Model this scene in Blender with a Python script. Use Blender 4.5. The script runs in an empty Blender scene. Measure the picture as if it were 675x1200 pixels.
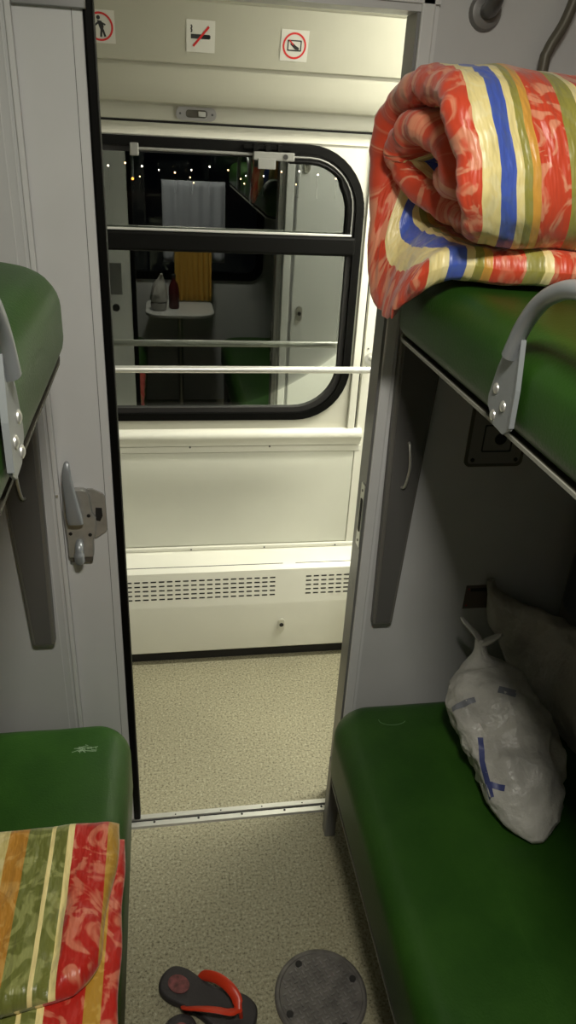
import bpy, bmesh, math, random
from mathutils import Vector, Matrix, noise
from mathutils.bvhtree import BVHTree
random.seed(7)
PI = math.pi
S = bpy.context.scene
C = S.collection

# ---------------------------------------------------------------- camera
F, PITCH, YAW, ROLL, CAMZ = 871.4, .4772, .1814, -.0566, 1.78
cy, sy, cp, sp, cr, sr = math.cos(YAW), math.sin(YAW), math.cos(PITCH), math.sin(PITCH), math.cos(ROLL), math.sin(ROLL)
fw = Vector((sy*cp, cy*cp, -sp)); rt = Vector((cy, -sy, 0)); dn = fw.cross(rt)
r2 = cr*rt + sr*dn; d2 = -sr*rt + cr*dn
cam = bpy.data.cameras.new('camera'); co = bpy.data.objects.new('camera', cam); C.objects.link(co)
cam.sensor_fit = 'VERTICAL'; cam.sensor_height = 36; cam.lens = F/1200*36
cam.clip_start = .01; cam.clip_end = 300
m = Matrix((r2, -d2, -fw)).transposed().to_4x4(); m.translation = (0, 0, CAMZ)
co.matrix_world = m
S.camera = co
# ---------------------------------------------------------------- world, lights, exposure
w = bpy.data.worlds.new('night'); S.world = w; w.use_nodes = True
w.node_tree.nodes['Background'].inputs[0].default_value = (.012, .014, .02, 1)
w.node_tree.nodes['Background'].inputs[1].default_value = .15
S.view_settings.view_transform = 'Standard'; S.view_settings.look = 'None'
S.view_settings.gamma = 1; S.view_settings.use_curve_mapping = False
S.view_settings.exposure = 0.0
def area(name, loc, sx, sy_, power, col, rot=(0, 0, 0)):
    l = bpy.data.lights.new(name, 'AREA'); l.shape = 'RECTANGLE'; l.size = sx; l.size_y = sy_
    l.energy = power; l.color = col
    o = bpy.data.objects.new(name, l); o.location = loc; o.rotation_euler = rot; C.objects.link(o); return o
area('compartment_light', (.15, .17, 2.335), .22, .16, 19, (1, .95, .83))
area('corridor_light', (1.22, 1.86, 2.222), .95, .10, 40, (1, .97, .84))
area('corridor_light', (-1.25, 1.86, 2.222), .3, .10, .4, (1, .97, .84))  # extra unseen lamp with no known source, kept almost off

# ---------------------------------------------------------------- materials
def mat(name, col, rough=.5, metal=0, bump=0, bscale=60, var=0, vscale=6, spec=.5, coat=0, trans=0):
    M = bpy.data.materials.new(name); M.use_nodes = True; n = M.node_tree.nodes; L = M.node_tree.links
    b = n['Principled BSDF']
    b.inputs['Base Color'].default_value = (*col, 1); b.inputs['Roughness'].default_value = rough
    b.inputs['Metallic'].default_value = metal; b.inputs['Specular IOR Level'].default_value = spec
    b.inputs['Coat Weight'].default_value = coat; b.inputs['Transmission Weight'].default_value = trans
    tc = n.new('ShaderNodeTexCoord')
    if var:
        t = n.new('ShaderNodeTexNoise'); t.inputs['Scale'].default_value = vscale; t.inputs['Detail'].default_value = 6
        L.new(tc.outputs['Object'], t.inputs['Vector'])
        r = n.new('ShaderNodeValToRGB')
        r.color_ramp.elements[0].position = .3; r.color_ramp.elements[1].position = .7
        r.color_ramp.elements[0].color = tuple(c*(1-var) for c in col)+(1,)
        r.color_ramp.elements[1].color = tuple(min(1, c*(1+var)) for c in col)+(1,)
        L.new(t.outputs['Fac'], r.inputs['Fac']); L.new(r.outputs['Color'], b.inputs['Base Color'])
    if bump:
        t = n.new('ShaderNodeTexNoise'); t.inputs['Scale'].default_value = bscale; t.inputs['Detail'].default_value = 4
        L.new(tc.outputs['Object'], t.inputs['Vector'])
        bm_ = n.new('ShaderNodeBump'); bm_.inputs['Strength'].default_value = bump; bm_.inputs['Distance'].default_value = .01
        L.new(t.outputs['Fac'], bm_.inputs['Height']); L.new(bm_.outputs['Normal'], b.inputs['Normal'])
    return M

M_wall = mat('grey_paint', (.56, .565, .57), .42, bump=.03, bscale=25, var=.03)
M_side = mat('brownish_side_panel', (.20, .18, .15), .5, var=.05)
M_leaf = mat('pale_grey_paint', (.66, .665, .67), .38, bump=.03, bscale=25, var=.03)
M_hw = mat('dull_window_hardware', (.22, .22, .20), .5, metal=.3)
M_cove = mat('shaded_cream_cove', (.385, .375, .30), .4, var=.03, vscale=4)  # darker copy of the cream: shade from grazing light put into the colour
M_cream = mat('cream_plastic', (.76, .755, .66), .33, var=.03, vscale=4)
M_cream2 = mat('greenish_cream_panel', (.69, .695, .60), .3, var=.05, vscale=3, bump=.02, bscale=12)
M_cream3 = mat('cream_wall_panel', (.58, .57, .48), .35, var=.03, vscale=4)
M_black = mat('black_rubber', (.003, .003, .0025), .5, spec=.1)
M_dark = mat('dark_gap', (.012, .011, .01), .7)
M_steel = mat('brushed_steel', (.45, .44, .42), .32, metal=1, bump=.05, bscale=80)
M_alu = mat('aluminium', (.74, .74, .70), .35, metal=.75)
M_grey = mat('grey_metal_paint', (.24, .24, .24), .38, metal=.4)
M_grey2 = mat('dark_grey_metal', (.13, .13, .125), .35, metal=.5)
M_ladder = mat('dark_grey_enamel', (.17, .165, .15), .4, metal=.1)
M_lockm = mat('zinc_plated_metal', (.40, .395, .375), .4, metal=.45, var=.12, vscale=40)
M_rail = mat('grey_rail_paint', (.30, .32, .34), .33, metal=.3)
M_white = mat('white_print', (.56, .55, .49), .45)
M_red = mat('red_print', (.55, .02, .02), .45)
M_ink = mat('black_print', (.02, .02, .02), .5)
M_brown = mat('brown_grey_paint', (.12, .11, .085), .45, metal=.2)
M_ring = mat('grey_plastic', (.20, .195, .19), .35, metal=.2)
M_plate = mat('outlet_plate', (.26, .25, .23), .45)
M_edge = mat('worn_board_edge', (.30, .30, .26), .45, metal=.2)
M_under = mat('dark_brown_board', (.05, .045, .035), .5)
M_ceil = mat('ceiling_cream', (.55, .55, .5), .5)
M_lum = None

def vinyl():
    M = mat('green_vinyl', (.022, .105, .022), .42, spec=.32, bump=.10, bscale=220)
    n = M.node_tree.nodes; L = M.node_tree.links; b = n['Principled BSDF']
    tc = n.new('ShaderNodeTexCoord')
    t = n.new('ShaderNodeTexNoise'); t.inputs['Scale'].default_value = 5; t.inputs['Detail'].default_value = 8; t.inputs['Roughness'].default_value = .65
    L.new(tc.outputs['Object'], t.inputs['Vector'])
    r = n.new('ShaderNodeValToRGB'); r.color_ramp.elements[0].position = .3; r.color_ramp.elements[1].position = .75
    r.color_ramp.elements[0].color = (.014, .054, .006, 1); r.color_ramp.elements[1].color = (.028, .090, .009, 1)
    L.new(t.outputs['Fac'], r.inputs['Fac']); L.new(r.outputs['Color'], b.inputs['Base Color'])
    r2_ = n.new('ShaderNodeMapRange'); r2_.inputs['To Min'].default_value = .34; r2_.inputs['To Max'].default_value = .52
    L.new(t.outputs['Fac'], r2_.inputs['Value']); L.new(r2_.outputs['Result'], b.inputs['Roughness'])
    return M
M_vinyl = vinyl()

def floor_mat():
    M = bpy.data.materials.new('speckled_linoleum'); M.use_nodes = True; n = M.node_tree.nodes; L = M.node_tree.links
    b = n['Principled BSDF']; b.inputs['Roughness'].default_value = .42
    tc = n.new('ShaderNodeTexCoord')
    t = n.new('ShaderNodeTexNoise'); t.inputs['Scale'].default_value = 150; t.inputs['Detail'].default_value = 3; t.inputs['Roughness'].default_value = .7
    L.new(tc.outputs['Object'], t.inputs['Vector'])
    r = n.new('ShaderNodeValToRGB'); e = r.color_ramp.elements
    e[0].position = .33; e[0].color = (.10, .088, .05, 1)
    e[1].position = .46; e[1].color = (.285, .265, .175, 1)
    k = e.new(.58); k.color = (.35, .33, .225, 1)
    k = e.new(.70); k.color = (.50, .48, .36, 1)
    L.new(t.outputs['Fac'], r.inputs['Fac'])
    t2 = n.new('ShaderNodeTexNoise'); t2.inputs['Scale'].default_value = 3; t2.inputs['Detail'].default_value = 5
    L.new(tc.outputs['Object'], t2.inputs['Vector'])
    mr = n.new('ShaderNodeMapRange'); mr.inputs['To Min'].default_value = .82; mr.inputs['To Max'].default_value = 1.15
    L.new(t2.outputs['Fac'], mr.inputs['Value'])
    mx = n.new('ShaderNodeMix'); mx.data_type = 'RGBA'; mx.blend_type = 'MULTIPLY'; mx.inputs['Factor'].default_value = 1
    L.new(r.outputs['Color'], mx.inputs['A']); L.new(mr.outputs['Result'], mx.inputs['B']); L.new(mx.outputs['Result'], b.inputs['Base Color'])
    bu = n.new('ShaderNodeBump'); bu.inputs['Strength'].default_value = .12; bu.inputs['Distance'].default_value = .003
    L.new(t.outputs['Fac'], bu.inputs['Height']); L.new(bu.outputs['Normal'], b.inputs['Normal'])
    return M
M_floor = floor_mat()

def glass(name, ior):
    M = bpy.data.materials.new(name); M.use_nodes = True; n = M.node_tree.nodes; L = M.node_tree.links
    n.remove(n['Principled BSDF']); o = n['Material Output']
    f = n.new('ShaderNodeFresnel'); f.inputs['IOR'].default_value = ior
    tr = n.new('ShaderNodeBsdfTransparent'); tr.inputs[0].default_value = (.85, .88, .86, 1)
    g = n.new('ShaderNodeBsdfGlossy'); g.inputs['Roughness'].default_value = .0; g.inputs['Color'].default_value = (.95, 1, .93, 1)
    mx = n.new('ShaderNodeMixShader'); L.new(f.outputs[0], mx.inputs[0]); L.new(tr.outputs[0], mx.inputs[1]); L.new(g.outputs[0], mx.inputs[2])
    L.new(mx.outputs[0], o.inputs['Surface']); return M
M_glass = glass('double_glazing', 2.9)

RED, PINK, CREAM = (.72, .075, .030), (.92, .42, .25), (.95, .80, .36)
BLUE, GREEN, ORNG = (.07, .13, .58), (.36, .33, .07), (.80, .40, .07)
def stripes(name, seq, damask=.7, scale=16, width=1.0):
    """woven satin: stripes by the cloth's own u coordinate (metres) with a damask figure"""
    M = bpy.data.materials.new(name); M.use_nodes = True; n = M.node_tree.nodes; L = M.node_tree.links
    b = n['Principled BSDF']; b.inputs['Roughness'].default_value = .37
    b.inputs['Sheen Weight'].default_value = .25
    uv = n.new('ShaderNodeUVMap'); sx = n.new('ShaderNodeSeparateXYZ'); L.new(uv.outputs[0], sx.inputs[0])
    def ramp(idx):
        r = n.new('ShaderNodeValToRGB'); r.color_ramp.interpolation = 'CONSTANT'; e = r.color_ramp.elements
        x = 0; first = True
        for wd, a, c in seq:
            col = (a, c)[idx]
            if first: e[0].position = 0; e[0].color = (*col, 1); e[1].position = 1; e[1].color = (*col, 1); first = False
            else:
                k = e.new(min(.999, x/width)); k.color = (*col, 1)
            x += wd
        L.new(sx.outputs['X'], r.inputs['Fac']); return r
    ra, rb = ramp(0), ramp(1)
    no = n.new('ShaderNodeTexNoise'); no.inputs['Scale'].default_value = scale; no.inputs['Detail'].default_value = 2.5; no.inputs['Distortion'].default_value = 2.2
    L.new(uv.outputs[0], no.inputs['Vector'])
    cr_ = n.new('ShaderNodeValToRGB'); cr_.color_ramp.elements[0].position = .50; cr_.color_ramp.elements[1].position = .58
    cr_.color_ramp.elements[1].color = (damask, damask, damask, 1)
    L.new(no.outputs['Fac'], cr_.inputs['Fac'])
    mx = n.new('ShaderNodeMix'); mx.data_type = 'RGBA'
    L.new(cr_.outputs['Color'], mx.inputs['Factor']); L.new(ra.outputs['Color'], mx.inputs['A']); L.new(rb.outputs['Color'], mx.inputs['B'])
    L.new(mx.outputs['Result'], b.inputs['Base Color'])
    n2 = n.new('ShaderNodeTexNoise'); n2.inputs['Scale'].default_value = 30; n2.inputs['Detail'].default_value = 3
    mp = n.new('ShaderNodeMapping'); mp.inputs['Scale'].default_value = (1.0, .35, 1); L.new(uv.outputs[0], mp.inputs[0]); L.new(mp.outputs[0], n2.inputs['Vector'])
    bu = n.new('ShaderNodeBump'); bu.inputs['Strength'].default_value = .55; bu.inputs['Distance'].default_value = .03
    L.new(n2.outputs['Fac'], bu.inputs['Height']); L.new(bu.outputs['Normal'], b.inputs['Normal'])
    return M

def bagmat(name, col, alpha):
    M = mat(name, col, .33, bump=.9, bscale=30, var=.25, vscale=9)
    n = M.node_tree.nodes; L = M.node_tree.links; b = n['Principled BSDF']; o = n['Material Output']
    tr = n.new('ShaderNodeBsdfTranslucent'); tr.inputs[0].default_value = (*col, 1)
    mx = n.new('ShaderNodeMixShader'); mx.inputs[0].default_value = alpha
    L.new(b.outputs[0], mx.inputs[1]); L.new(tr.outputs[0], mx.inputs[2]); L.new(mx.outputs[0], o.inputs['Surface'])
    return M
M_bag = bagmat('white_polythene', (.60, .59, .55), .15)
M_bag2 = bagmat('grey_polythene', (.38, .36, .31), .15)

# ---------------------------------------------------------------- helpers
def obj(name, bm, mats, parent=None, smooth=False, kind=None, mod=None):
    bmesh.ops.recalc_face_normals(bm, faces=bm.faces)
    me = bpy.data.meshes.new(name); bm.to_mesh(me); bm.free()
    if not isinstance(mats, (list, tuple)): mats = [mats]
    for m_ in mats: me.materials.append(m_)
    o = bpy.data.objects.new(name, me); C.objects.link(o)
    if smooth:
        me.polygons.foreach_set('use_smooth', [True]*len(me.polygons))
        try: me.set_sharp_from_angle(angle=math.radians(smooth if smooth > 1 else 40))
        except Exception: pass
    if parent is not None:
        o.parent = parent
        o.matrix_parent_inverse = Matrix.Translation(-Vector(parent.location))
    if kind: o['kind'] = kind
    return o
def struct(name, bm, m_, parent=None, smooth=False):
    return obj(name, bm, m_, parent, smooth, None if parent else 'structure')
def thing(name, loc, label, cat, group=None):
    o = bpy.data.objects.new(name, None); o.empty_display_size = .05; C.objects.link(o); o.location = loc
    o['label'] = label; o['category'] = cat
    if group: o['group'] = group
    return o
def tag(o, label, cat, group=None):
    o['label'] = label; o['category'] = cat
    if group: o['group'] = group
    return o
def B(bm, x0, x1, y0, y1, z0, z1, bev=0, seg=2, mi=0):
    t = bmesh.new(); bmesh.ops.create_cube(t, size=1)
    for v in t.verts: v.co = Vector(((x0+x1)/2+v.co.x*(x1-x0), (y0+y1)/2+v.co.y*(y1-y0), (z0+z1)/2+v.co.z*(z1-z0)))
    if bev: bmesh.ops.bevel(t, geom=t.edges[:], offset=bev, segments=seg, affect='EDGES', profile=.5)
    merge(bm, t, mi); return bm
def each(name, c_list, axis, r, h, m_, parent, seg=10):
    for c in c_list: obj(name, disc(bmesh.new(), c, axis, r, h, seg), m_, parent)
def merge(bm, t, mi=0, M=None):
    mp = {}
    for v in t.verts: mp[v] = bm.verts.new(M @ v.co if M else v.co)
    for f in t.faces:
        try:
            nf = bm.faces.new([mp[v] for v in f.verts]); nf.material_index = mi or f.material_index
        except ValueError: pass
    t.free()
def bx(*a, **k): return B(bmesh.new(), *a, **k)
def smoothpath(P, n=6, closed=False):
    P = [Vector(p) for p in P]; out = []
    N = len(P)
    for i in range(N if closed else N-1):
        if closed: a, b, c, d = P[(i-1) % N], P[i], P[(i+1) % N], P[(i+2) % N]
        else: a, b, c, d = P[max(0, i-1)], P[i], P[i+1], P[min(N-1, i+2)]
        for k in range(n):
            t = k/n
            out.append(.5*((2*b)+(-a+c)*t+(2*a-5*b+4*c-d)*t*t+(-a+3*b-3*c+d)*t**3))
    if not closed: out.append(P[-1])
    return out
def tube(bm, path, r, seg=14, closed=False, mi=0, cap=True):
    P = [Vector(p) for p in path]; rings = []; up = None
    for i, p in enumerate(P):
        if closed: t = (P[(i+1) % len(P)]-P[i-1]).normalized()
        else: t = (P[min(i+1, len(P)-1)]-P[max(i-1, 0)]).normalized()
        if up is None: up = t.orthogonal().normalized()
        up = (up-t*up.dot(t)).normalized(); s_ = t.cross(up)
        rr = r[i] if isinstance(r, (list, tuple)) else r
        rings.append([bm.verts.new(p+(up*math.cos(a)+s_*math.sin(a))*rr) for a in [2*PI*k/seg for k in range(seg)]])
    bridge(bm, rings, closed, mi)
    if cap and not closed:
        for rg in (rings[0], rings[-1]):
            f = bm.faces.new(rg); f.material_index = mi
    return bm
def bridge(bm, rings, closed=False, mi=0):
    n = len(rings); k = len(rings[0])
    for i in range(n if closed else n-1):
        a, b = rings[i], rings[(i+1) % n]
        for j in range(k):
            f = bm.faces.new((a[j], a[(j+1) % k], b[(j+1) % k], b[j])); f.material_index = mi
def prism(bm, pts, axis, a, b, mi=0, bev=0):
    """outline pts extruded along axis ('x','y','z') from a to b"""
    def mk(p, d):
        return {'x': (d, p[0], p[1]), 'y': (p[0], d, p[1]), 'z': (p[0], p[1], d)}[axis]
    t = bmesh.new()
    A = [t.verts.new(mk(p, a)) for p in pts]; Bv = [t.verts.new(mk(p, b)) for p in pts]
    fa = t.faces.new(A); fb = t.faces.new(Bv[::-1])
    for i in range(len(pts)): t.faces.new((A[i], A[(i+1) % len(A)], Bv[(i+1) % len(A)], Bv[i]))
    if bev:
        bmesh.ops.recalc_face_normals(t, faces=t.faces)
        bmesh.ops.bevel(t, geom=t.edges[:], offset=bev, segments=2, affect='EDGES', profile=.5)
    merge(bm, t, mi); return bm
def rrect(x0, x1, y0, y1, r, n=8):
    r = min(r, (x1-x0)/2-1e-4, (y1-y0)/2-1e-4)
    o = []
    for cx, cy_, a0 in ((x1-r, y1-r, 0), (x0+r, y1-r, PI/2), (x0+r, y0+r, PI), (x1-r, y0+r, 3*PI/2)):
        for k in range(n+1):
            a = a0+PI/2*k/n; o.append((cx+r*math.cos(a), cy_+r*math.sin(a)))
    return o
def ringframe(bm, o, i, axis, a, b, mi=0):
    """frame between two outlines of equal length, extruded a..b"""
    def mk(p, d): return {'x': (d, p[0], p[1]), 'y': (p[0], d, p[1]), 'z': (p[0], p[1], d)}[axis]
    R = [[bm.verts.new(mk(p, d)) for p in q] for q, d in ((o, a), (i, a), (i, b), (o, b))]
    bridge(bm, R, True, mi); return bm
def disc(bm, c, axis, r, h, seg=28, mi=0, r2=None):
    d = {'x': Vector((1, 0, 0)), 'y': Vector((0, 1, 0)), 'z': Vector((0, 0, 1))}[axis]
    return tube(bm, [Vector(c), Vector(c)+d*h], [r, r2 if r2 is not None else r], seg, mi=mi)
def lathe(bm, c, prof, seg=24, mi=0):
    rings = []
    for r, z in prof: rings.append([bm.verts.new((c[0]+r*math.cos(2*PI*k/seg), c[1]+r*math.sin(2*PI*k/seg), c[2]+z)) for k in range(seg)])
    bridge(bm, rings, False, mi)
    for rg in (rings[0], rings[-1]): bm.faces.new(rg).material_index = mi
    return bm
def nz(v, s=1.0, o=0): return noise.noise(Vector(v)*s+Vector((o, o*1.7, -o)))

def cushion(x0, x1, y0, y1, z0, z1, rc, re, bulge=0):
    """upholstered pad: rounded in plan and over its edges"""
    bm = bmesh.new(); prof = []
    H = z1-z0; rb = min(.03, H*.25)
    for k in range(5): a = PI/2*k/4; prof.append((rb*(1-math.sin(a)), z0+rb*(1-math.cos(a))))
    for k in range(9): a = PI/2*k/8; prof.append((re*(1-math.cos(a)), z1-re+re*math.sin(a)))
    prof += [(re+.04, z1+bulge*.5), (re+.10, z1+bulge), (re+.18, z1+bulge*1.1)]
    rings = []
    for ins, z in prof:
        ins = min(ins, (x1-x0)*.5-.012)
        rr = max(.005, rc-ins)
        rings.append([bm.verts.new((p[0], p[1], z+.0030*nz((p[0], p[1], z), 9))) for p in sub_outline(x0+ins, x1-ins, y0+ins, y1-ins, rr)])
    bridge(bm, rings); bm.faces.new(rings[0]); bm.faces.new(rings[-1])
    return bm
def sub_outline(x0, x1, y0, y1, r, n=8, m_=10):
    o = []
    cs = ((x1-r, y1-r, 0), (x0+r, y1-r, PI/2), (x0+r, y0+r, PI), (x1-r, y0+r, 3*PI/2))
    for q, (cx, cy_, a0) in enumerate(cs):
        for k in range(n+1):
            a = a0+PI/2*k/n; o.append(Vector((cx+r*math.cos(a), cy_+r*math.sin(a))))
        nx = cs[(q+1) % 4]; e = Vector((nx[0]+r*math.cos(nx[2]), nx[1]+r*math.sin(nx[2]))); s_ = o[-1]
        for k in range(1, m_): o.append(s_.lerp(e, k/m_))
    return o

# ================================================================ STRUCTURE
XL, XR, YE = -.73, 1.03, -.55      # compartment side walls and outer end wall
YP0, YP1 = 1.508, 1.56             # partition with the door opening
DX0, DX1, DZ = -.112, .460, 1.97
WY = 2.30                          # corridor outer wall
struct('floor', bx(-1.6, 2.4, YE-.1, WY+.1, -.06, 0), M_floor)
bm = bmesh.new(); B(bm, XL-.05, XR+.05, YE-.1, YP1, 2.36, 2.42); B(bm, -1.6, 2.4, YP1, WY+.1, 2.24, 2.42)
struct('ceiling', bm, M_ceil)
struct('wall_left', bx(XL-.05, XL, YE-.1, YP0-.013, 0, 2.36), M_side)
struct('wall_right', bx(XR, XR+.05, YE-.1, YP0, 0, 2.36), M_side)
struct('wall_corridor_left', bx(-1.65, -1.6, YP1, WY+.1, 0, 2.24), M_cream2)
struct('wall_corridor_right', bx(2.4, 2.45, YP1, WY+.1, 0, 2.24), M_cream2)
# partition with the pocket the door slides in
bm = bmesh.new()
B(bm, XL-.05, -.228, YP0-.013, YP0-.003, 0, 2.36)       # pocket cover, compartment side
B(bm, XL-.05, -.240, YP0+.036, YP1, 0, 2.36)            # pocket cover, corridor side
B(bm, -1.6, XL-.05, YP0, YP1, 0, 2.36)
B(bm, DX1+.012, XR+.05, YP0, YP1, 0, 2.36)
B(bm, XR+.05, 2.4, YP0, YP1, 0, 2.36)
B(bm, -.240, DX1+.012, YP0-.008, YP1, DZ, 2.36)
struct('wall_partition', bm, M_wall)
# jamb lining on the right of the opening, with stepped trim
bm = bmesh.new()
B(bm, DX1-.004, DX1+.012, YP0-.004, YP1+.008, 0, DZ)
struct('trim_1', bm, M_grey)
bm = bmesh.new()
B(bm, DX1+.001, DX1+.026, YP0-.012, YP0-.004, 0, DZ+.03, bev=.003)
B(bm, DX1+.026, DX1+.034, YP0-.005, YP0-.0005, 0, DZ+.03)
B(bm, -.23, DX1+.034, YP0-.012, YP0-.008, DZ+.012, DZ+.032)
struct('trim_2', bm, M_leaf)
# vertical edge strips beside the pocket on the left
bm = bmesh.new()
B(bm, -.238, -.2275, YP0-.019, YP0-.013, .0, 2.36, bev=.002)
B(bm, -.246, -.2435, YP0-.0155, YP0-.0128, .0, 2.36)
B(bm, -.262, -.2600, YP0-.0150, YP0-.0128, .0, 2.36)
struct('trim_3', bm, M_leaf)
# header rail over the leaf
struct('trim_4', bx(-.228, DX0+.002, YP0-.008, YP0+.001, 1.935, DZ+.001, bev=.002), M_grey)
# sliding leaf
leaf = struct('door_1', bx(-.70, DX0-.004, YP0+.002, YP0+.030, .012, 1.96, bev=.003), M_leaf)
struct('rubber_seal', bx(DX0-.004, DX0+.014, YP0+.000, YP0+.032, .012, 1.96, bev=.004), M_black, leaf)
struct('edge_seam', bx(-.1345, -.1335, YP0+.0012, YP0+.0025, .02, 1.95), M_grey2, leaf)
# threshold
bm = bmesh.new()
prism(bm, [(1.487, 0), (1.490, .006), (1.505, .007), (1.506, .004), (1.511, .004), (1.512, .010), (1.527, .010), (1.532, .0)], 'x', -.135, DX1+.0)
th = struct('trim_5', bm, M_alu)
struct('groove', bx(-.135, DX1, 1.5065, 1.5110, .0042, .0052), M_dark, th)
each('screw', [(x, 1.501, .0062) for x in (-.06, .065, .19, .315, .425)], 'z', .0035, .0012, M_dark, th)
each('screw', [(x, 1.518, .0098) for x in (0, .13, .25, .37)], 'z', .0022, .0008, M_dark, th)

# corridor outer wall with rounded window hole
WX0, WX1, WZ0, WZ1, WR = -.62, .593, .925, 1.735, .17
bm = bmesh.new()
hole = rrect(WX0, WX1, WZ0, WZ1, WR, 10)
out = []
X0, X1, Z0, Z1 = -1.6, 2.4, 0, 2.36
# outer outline matched to the hole's vertices
for k, (x, z) in enumerate(hole):
    cx, cz = (WX0+WX1)/2, (WZ0+WZ1)/2
    q = k//11; j = k % 11
    c = [(X1, Z1), (X0, Z1), (X0, Z0), (X1, Z0)][q]
    if j == 5: out.append(c)
    elif (j < 5) == (q % 2 == 0): out.append((c[0], min(Z1, max(Z0, z+(c[1]-z)*j/5 if q % 2 == 0 else z+(c[1]-z)*(10-j)/5))))
    else: out.append((min(X1, max(X0, x+(c[0]-x)*((10-j)/5 if q % 2 == 0 else j/5))), c[1]))
ringframe(bm, out, hole, 'y', WY, WY+.06)
struct('wall_outer', bm, M_cream3)

win = struct('window_1', ringframe(bmesh.new(), rrect(WX0-.004, WX1+.004, WZ0-.004, WZ1+.004, WR+.004, 10), rrect(WX0+.020, WX1-.020, WZ0+.020, WZ1-.020, WR-.02, 10), 'y', WY-.012, WY+.05), M_black)
struct('window_gasket', ringframe(bmesh.new(), rrect(WX0+.016, WX1-.016, WZ0+.016, WZ1-.016, WR-.016, 10), rrect(WX0+.036, WX1-.036, WZ0+.036, WZ1-.036, WR-.03, 10), 'y', WY+.0, WY+.05), M_dark, win)
# crossbar, with its bright upper lip
bm = bmesh.new(); B(bm, WX0+.02, WX1-.016, WY-.022, WY+.045, 1.442, 1.497, bev=.008); struct('window_crossbar', bm, M_black, win)
struct('crossbar_lip', bx(WX0+.035, WX1-.03, WY-.018, WY-.008, 1.4985, 1.5045, bev=.001), M_alu, win)
# thin bright bead around the vent sash
bead = [(WX1-.030, WY-.006, 1.505), (WX1-.030, WY-.006, 1.56)]
for k in range(9):
    a = PI/2*k/8; bead.append((WX1-.030-.135+.135*math.cos(a), WY-.006, WZ1-.030-.135+.135*math.sin(a)))
bead.append((.37, WY-.006, WZ1-.030))
struct('vent_bead', tube(bmesh.new(), bead, .0026, 8), M_hw, win, smooth=True)
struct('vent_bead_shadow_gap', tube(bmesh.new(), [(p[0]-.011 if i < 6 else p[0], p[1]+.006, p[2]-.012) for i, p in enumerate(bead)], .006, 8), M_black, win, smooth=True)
for nm, z0, z1, yy in (('vent_pane', 1.495, WZ1-.02, WY), ('lower_pane', WZ0+.02, 1.445, WY)):
    bm = bmesh.new()
    full = rrect(WX0+.03, WX1-.03, WZ0+.03, WZ1-.03, WR-.03, 10)
    pts = [(x, min(max(z, z0), z1)) for x, z in full]
    vs = []; 
    for x, z in pts:
        if vs and (Vector((x, z))-vs[-1]).length < 1e-5: continue
        vs.append(Vector((x, z)))
    bm.faces.new([bm.verts.new((p.x, WY+.012, p.y)) for p in vs])
    struct(nm, bm, M_glass, win)
# bits of vent hardware: closing rod, brackets, slider
struct('vent_rod', tube(bmesh.new(), [(-.05, WY-.02, 1.708), (.262, WY-.02, 1.708)], .0042, 10), M_hw, win, smooth=True)
for x in (-.062,-.345):
    bm = bmesh.new(); B(bm, x-.012, x+.012, WY-.03, WY, 1.690, 1.722, bev=.003); struct('vent_bracket', bm, M_hw, win)
bm = bmesh.new(); B(bm, .262, .378, WY-.034, WY-.004, 1.694, 1.716, bev=.003); B(bm, .275, .325, WY-.036, WY-.03, 1.672, 1.70, bev=.002); struct('vent_catch', bm, M_hw, win)
each('catch_pin', [(.352, WY-.036, 1.705)], 'y', .007, .003, M_dark, win)
bm = bmesh.new()
B(bm, .235, .372, WY-.03, WY-.004, 1.722, 1.731)
for k in range(3): B(bm, .262+k*.034, .275+k*.034, WY-.034, WY-.004, 1.717, 1.734)
struct('vent_slider', bm, M_black, win)
# cream surround: vertical cover strips, sill, lower panel
def vstrip(x0, x1, z0, z1, d, bev=.003, y=WY): return bx(x0, x1, y-d, y+.001, z0, z1, bev=bev)
bm = vstrip(.606, .630, .868, 1.800, .012); struct('trim_6', bm, M_cream)
struct('trim_7', vstrip(.640, .700, .435, 1.800, .006, .002), M_cream)
struct('trim_8', bx(.6335, .6365, WY-.0015, WY, .86, 1.80), M_dark)
bm = bmesh.new()
prism(bm, [(WY, .888), (WY-.012, .888), (WY-.026, .880), (WY-.028, .862), (WY-.016, .848), (WY-.014, .832), (WY, .832)], 'x', -1.4, .655)
sl = struct('trim_9', bm, M_cream, smooth=60)
struct('trim_10', bx(-1.4, .66, WY-.008, WY+.001, .806, .828, bev=.002), M_cream)
each('screw', [(x, WY-.0095, .826 if x < .6 else .845) for x in (-.17, .08, .345, .655)], 'y', .0032, .003, M_grey2, sl)
struct('trim_11', bx(-1.4, .638, WY-.004, WY+.001, .45, .804, bev=.001), M_cream2)
struct('trim_12', bx(-1.4, 1.4, WY-.012, WY+.001, .432, .446, bev=.003), M_cream)
# cassette over the window and coved panel above it
bm = bmesh.new()
prism(bm, [(WY, 1.742), (WY-.006, 1.742), (WY-.006, 1.772), (WY, 1.772)], 'x', -1.4, .596)
struct('trim_13', bm, M_cream3)
struct('trim_14', bx(-1.4, .630, WY-.0015, WY+.001, 1.7725, 1.778), M_dark)
struct('trim_15', bx(-1.4, 1.6, WY-.012, WY+.001, 1.779, 1.825, bev=.002), M_cream3)
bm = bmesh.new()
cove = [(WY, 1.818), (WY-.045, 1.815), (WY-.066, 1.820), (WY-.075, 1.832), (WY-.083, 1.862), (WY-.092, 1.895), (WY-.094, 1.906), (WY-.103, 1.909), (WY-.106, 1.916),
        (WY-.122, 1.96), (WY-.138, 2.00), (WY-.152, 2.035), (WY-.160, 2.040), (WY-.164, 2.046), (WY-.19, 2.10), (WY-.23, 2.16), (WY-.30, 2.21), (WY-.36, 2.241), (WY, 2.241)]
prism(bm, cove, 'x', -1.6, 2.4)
cv = struct('trim_16', bm, M_cove, smooth=30)

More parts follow.
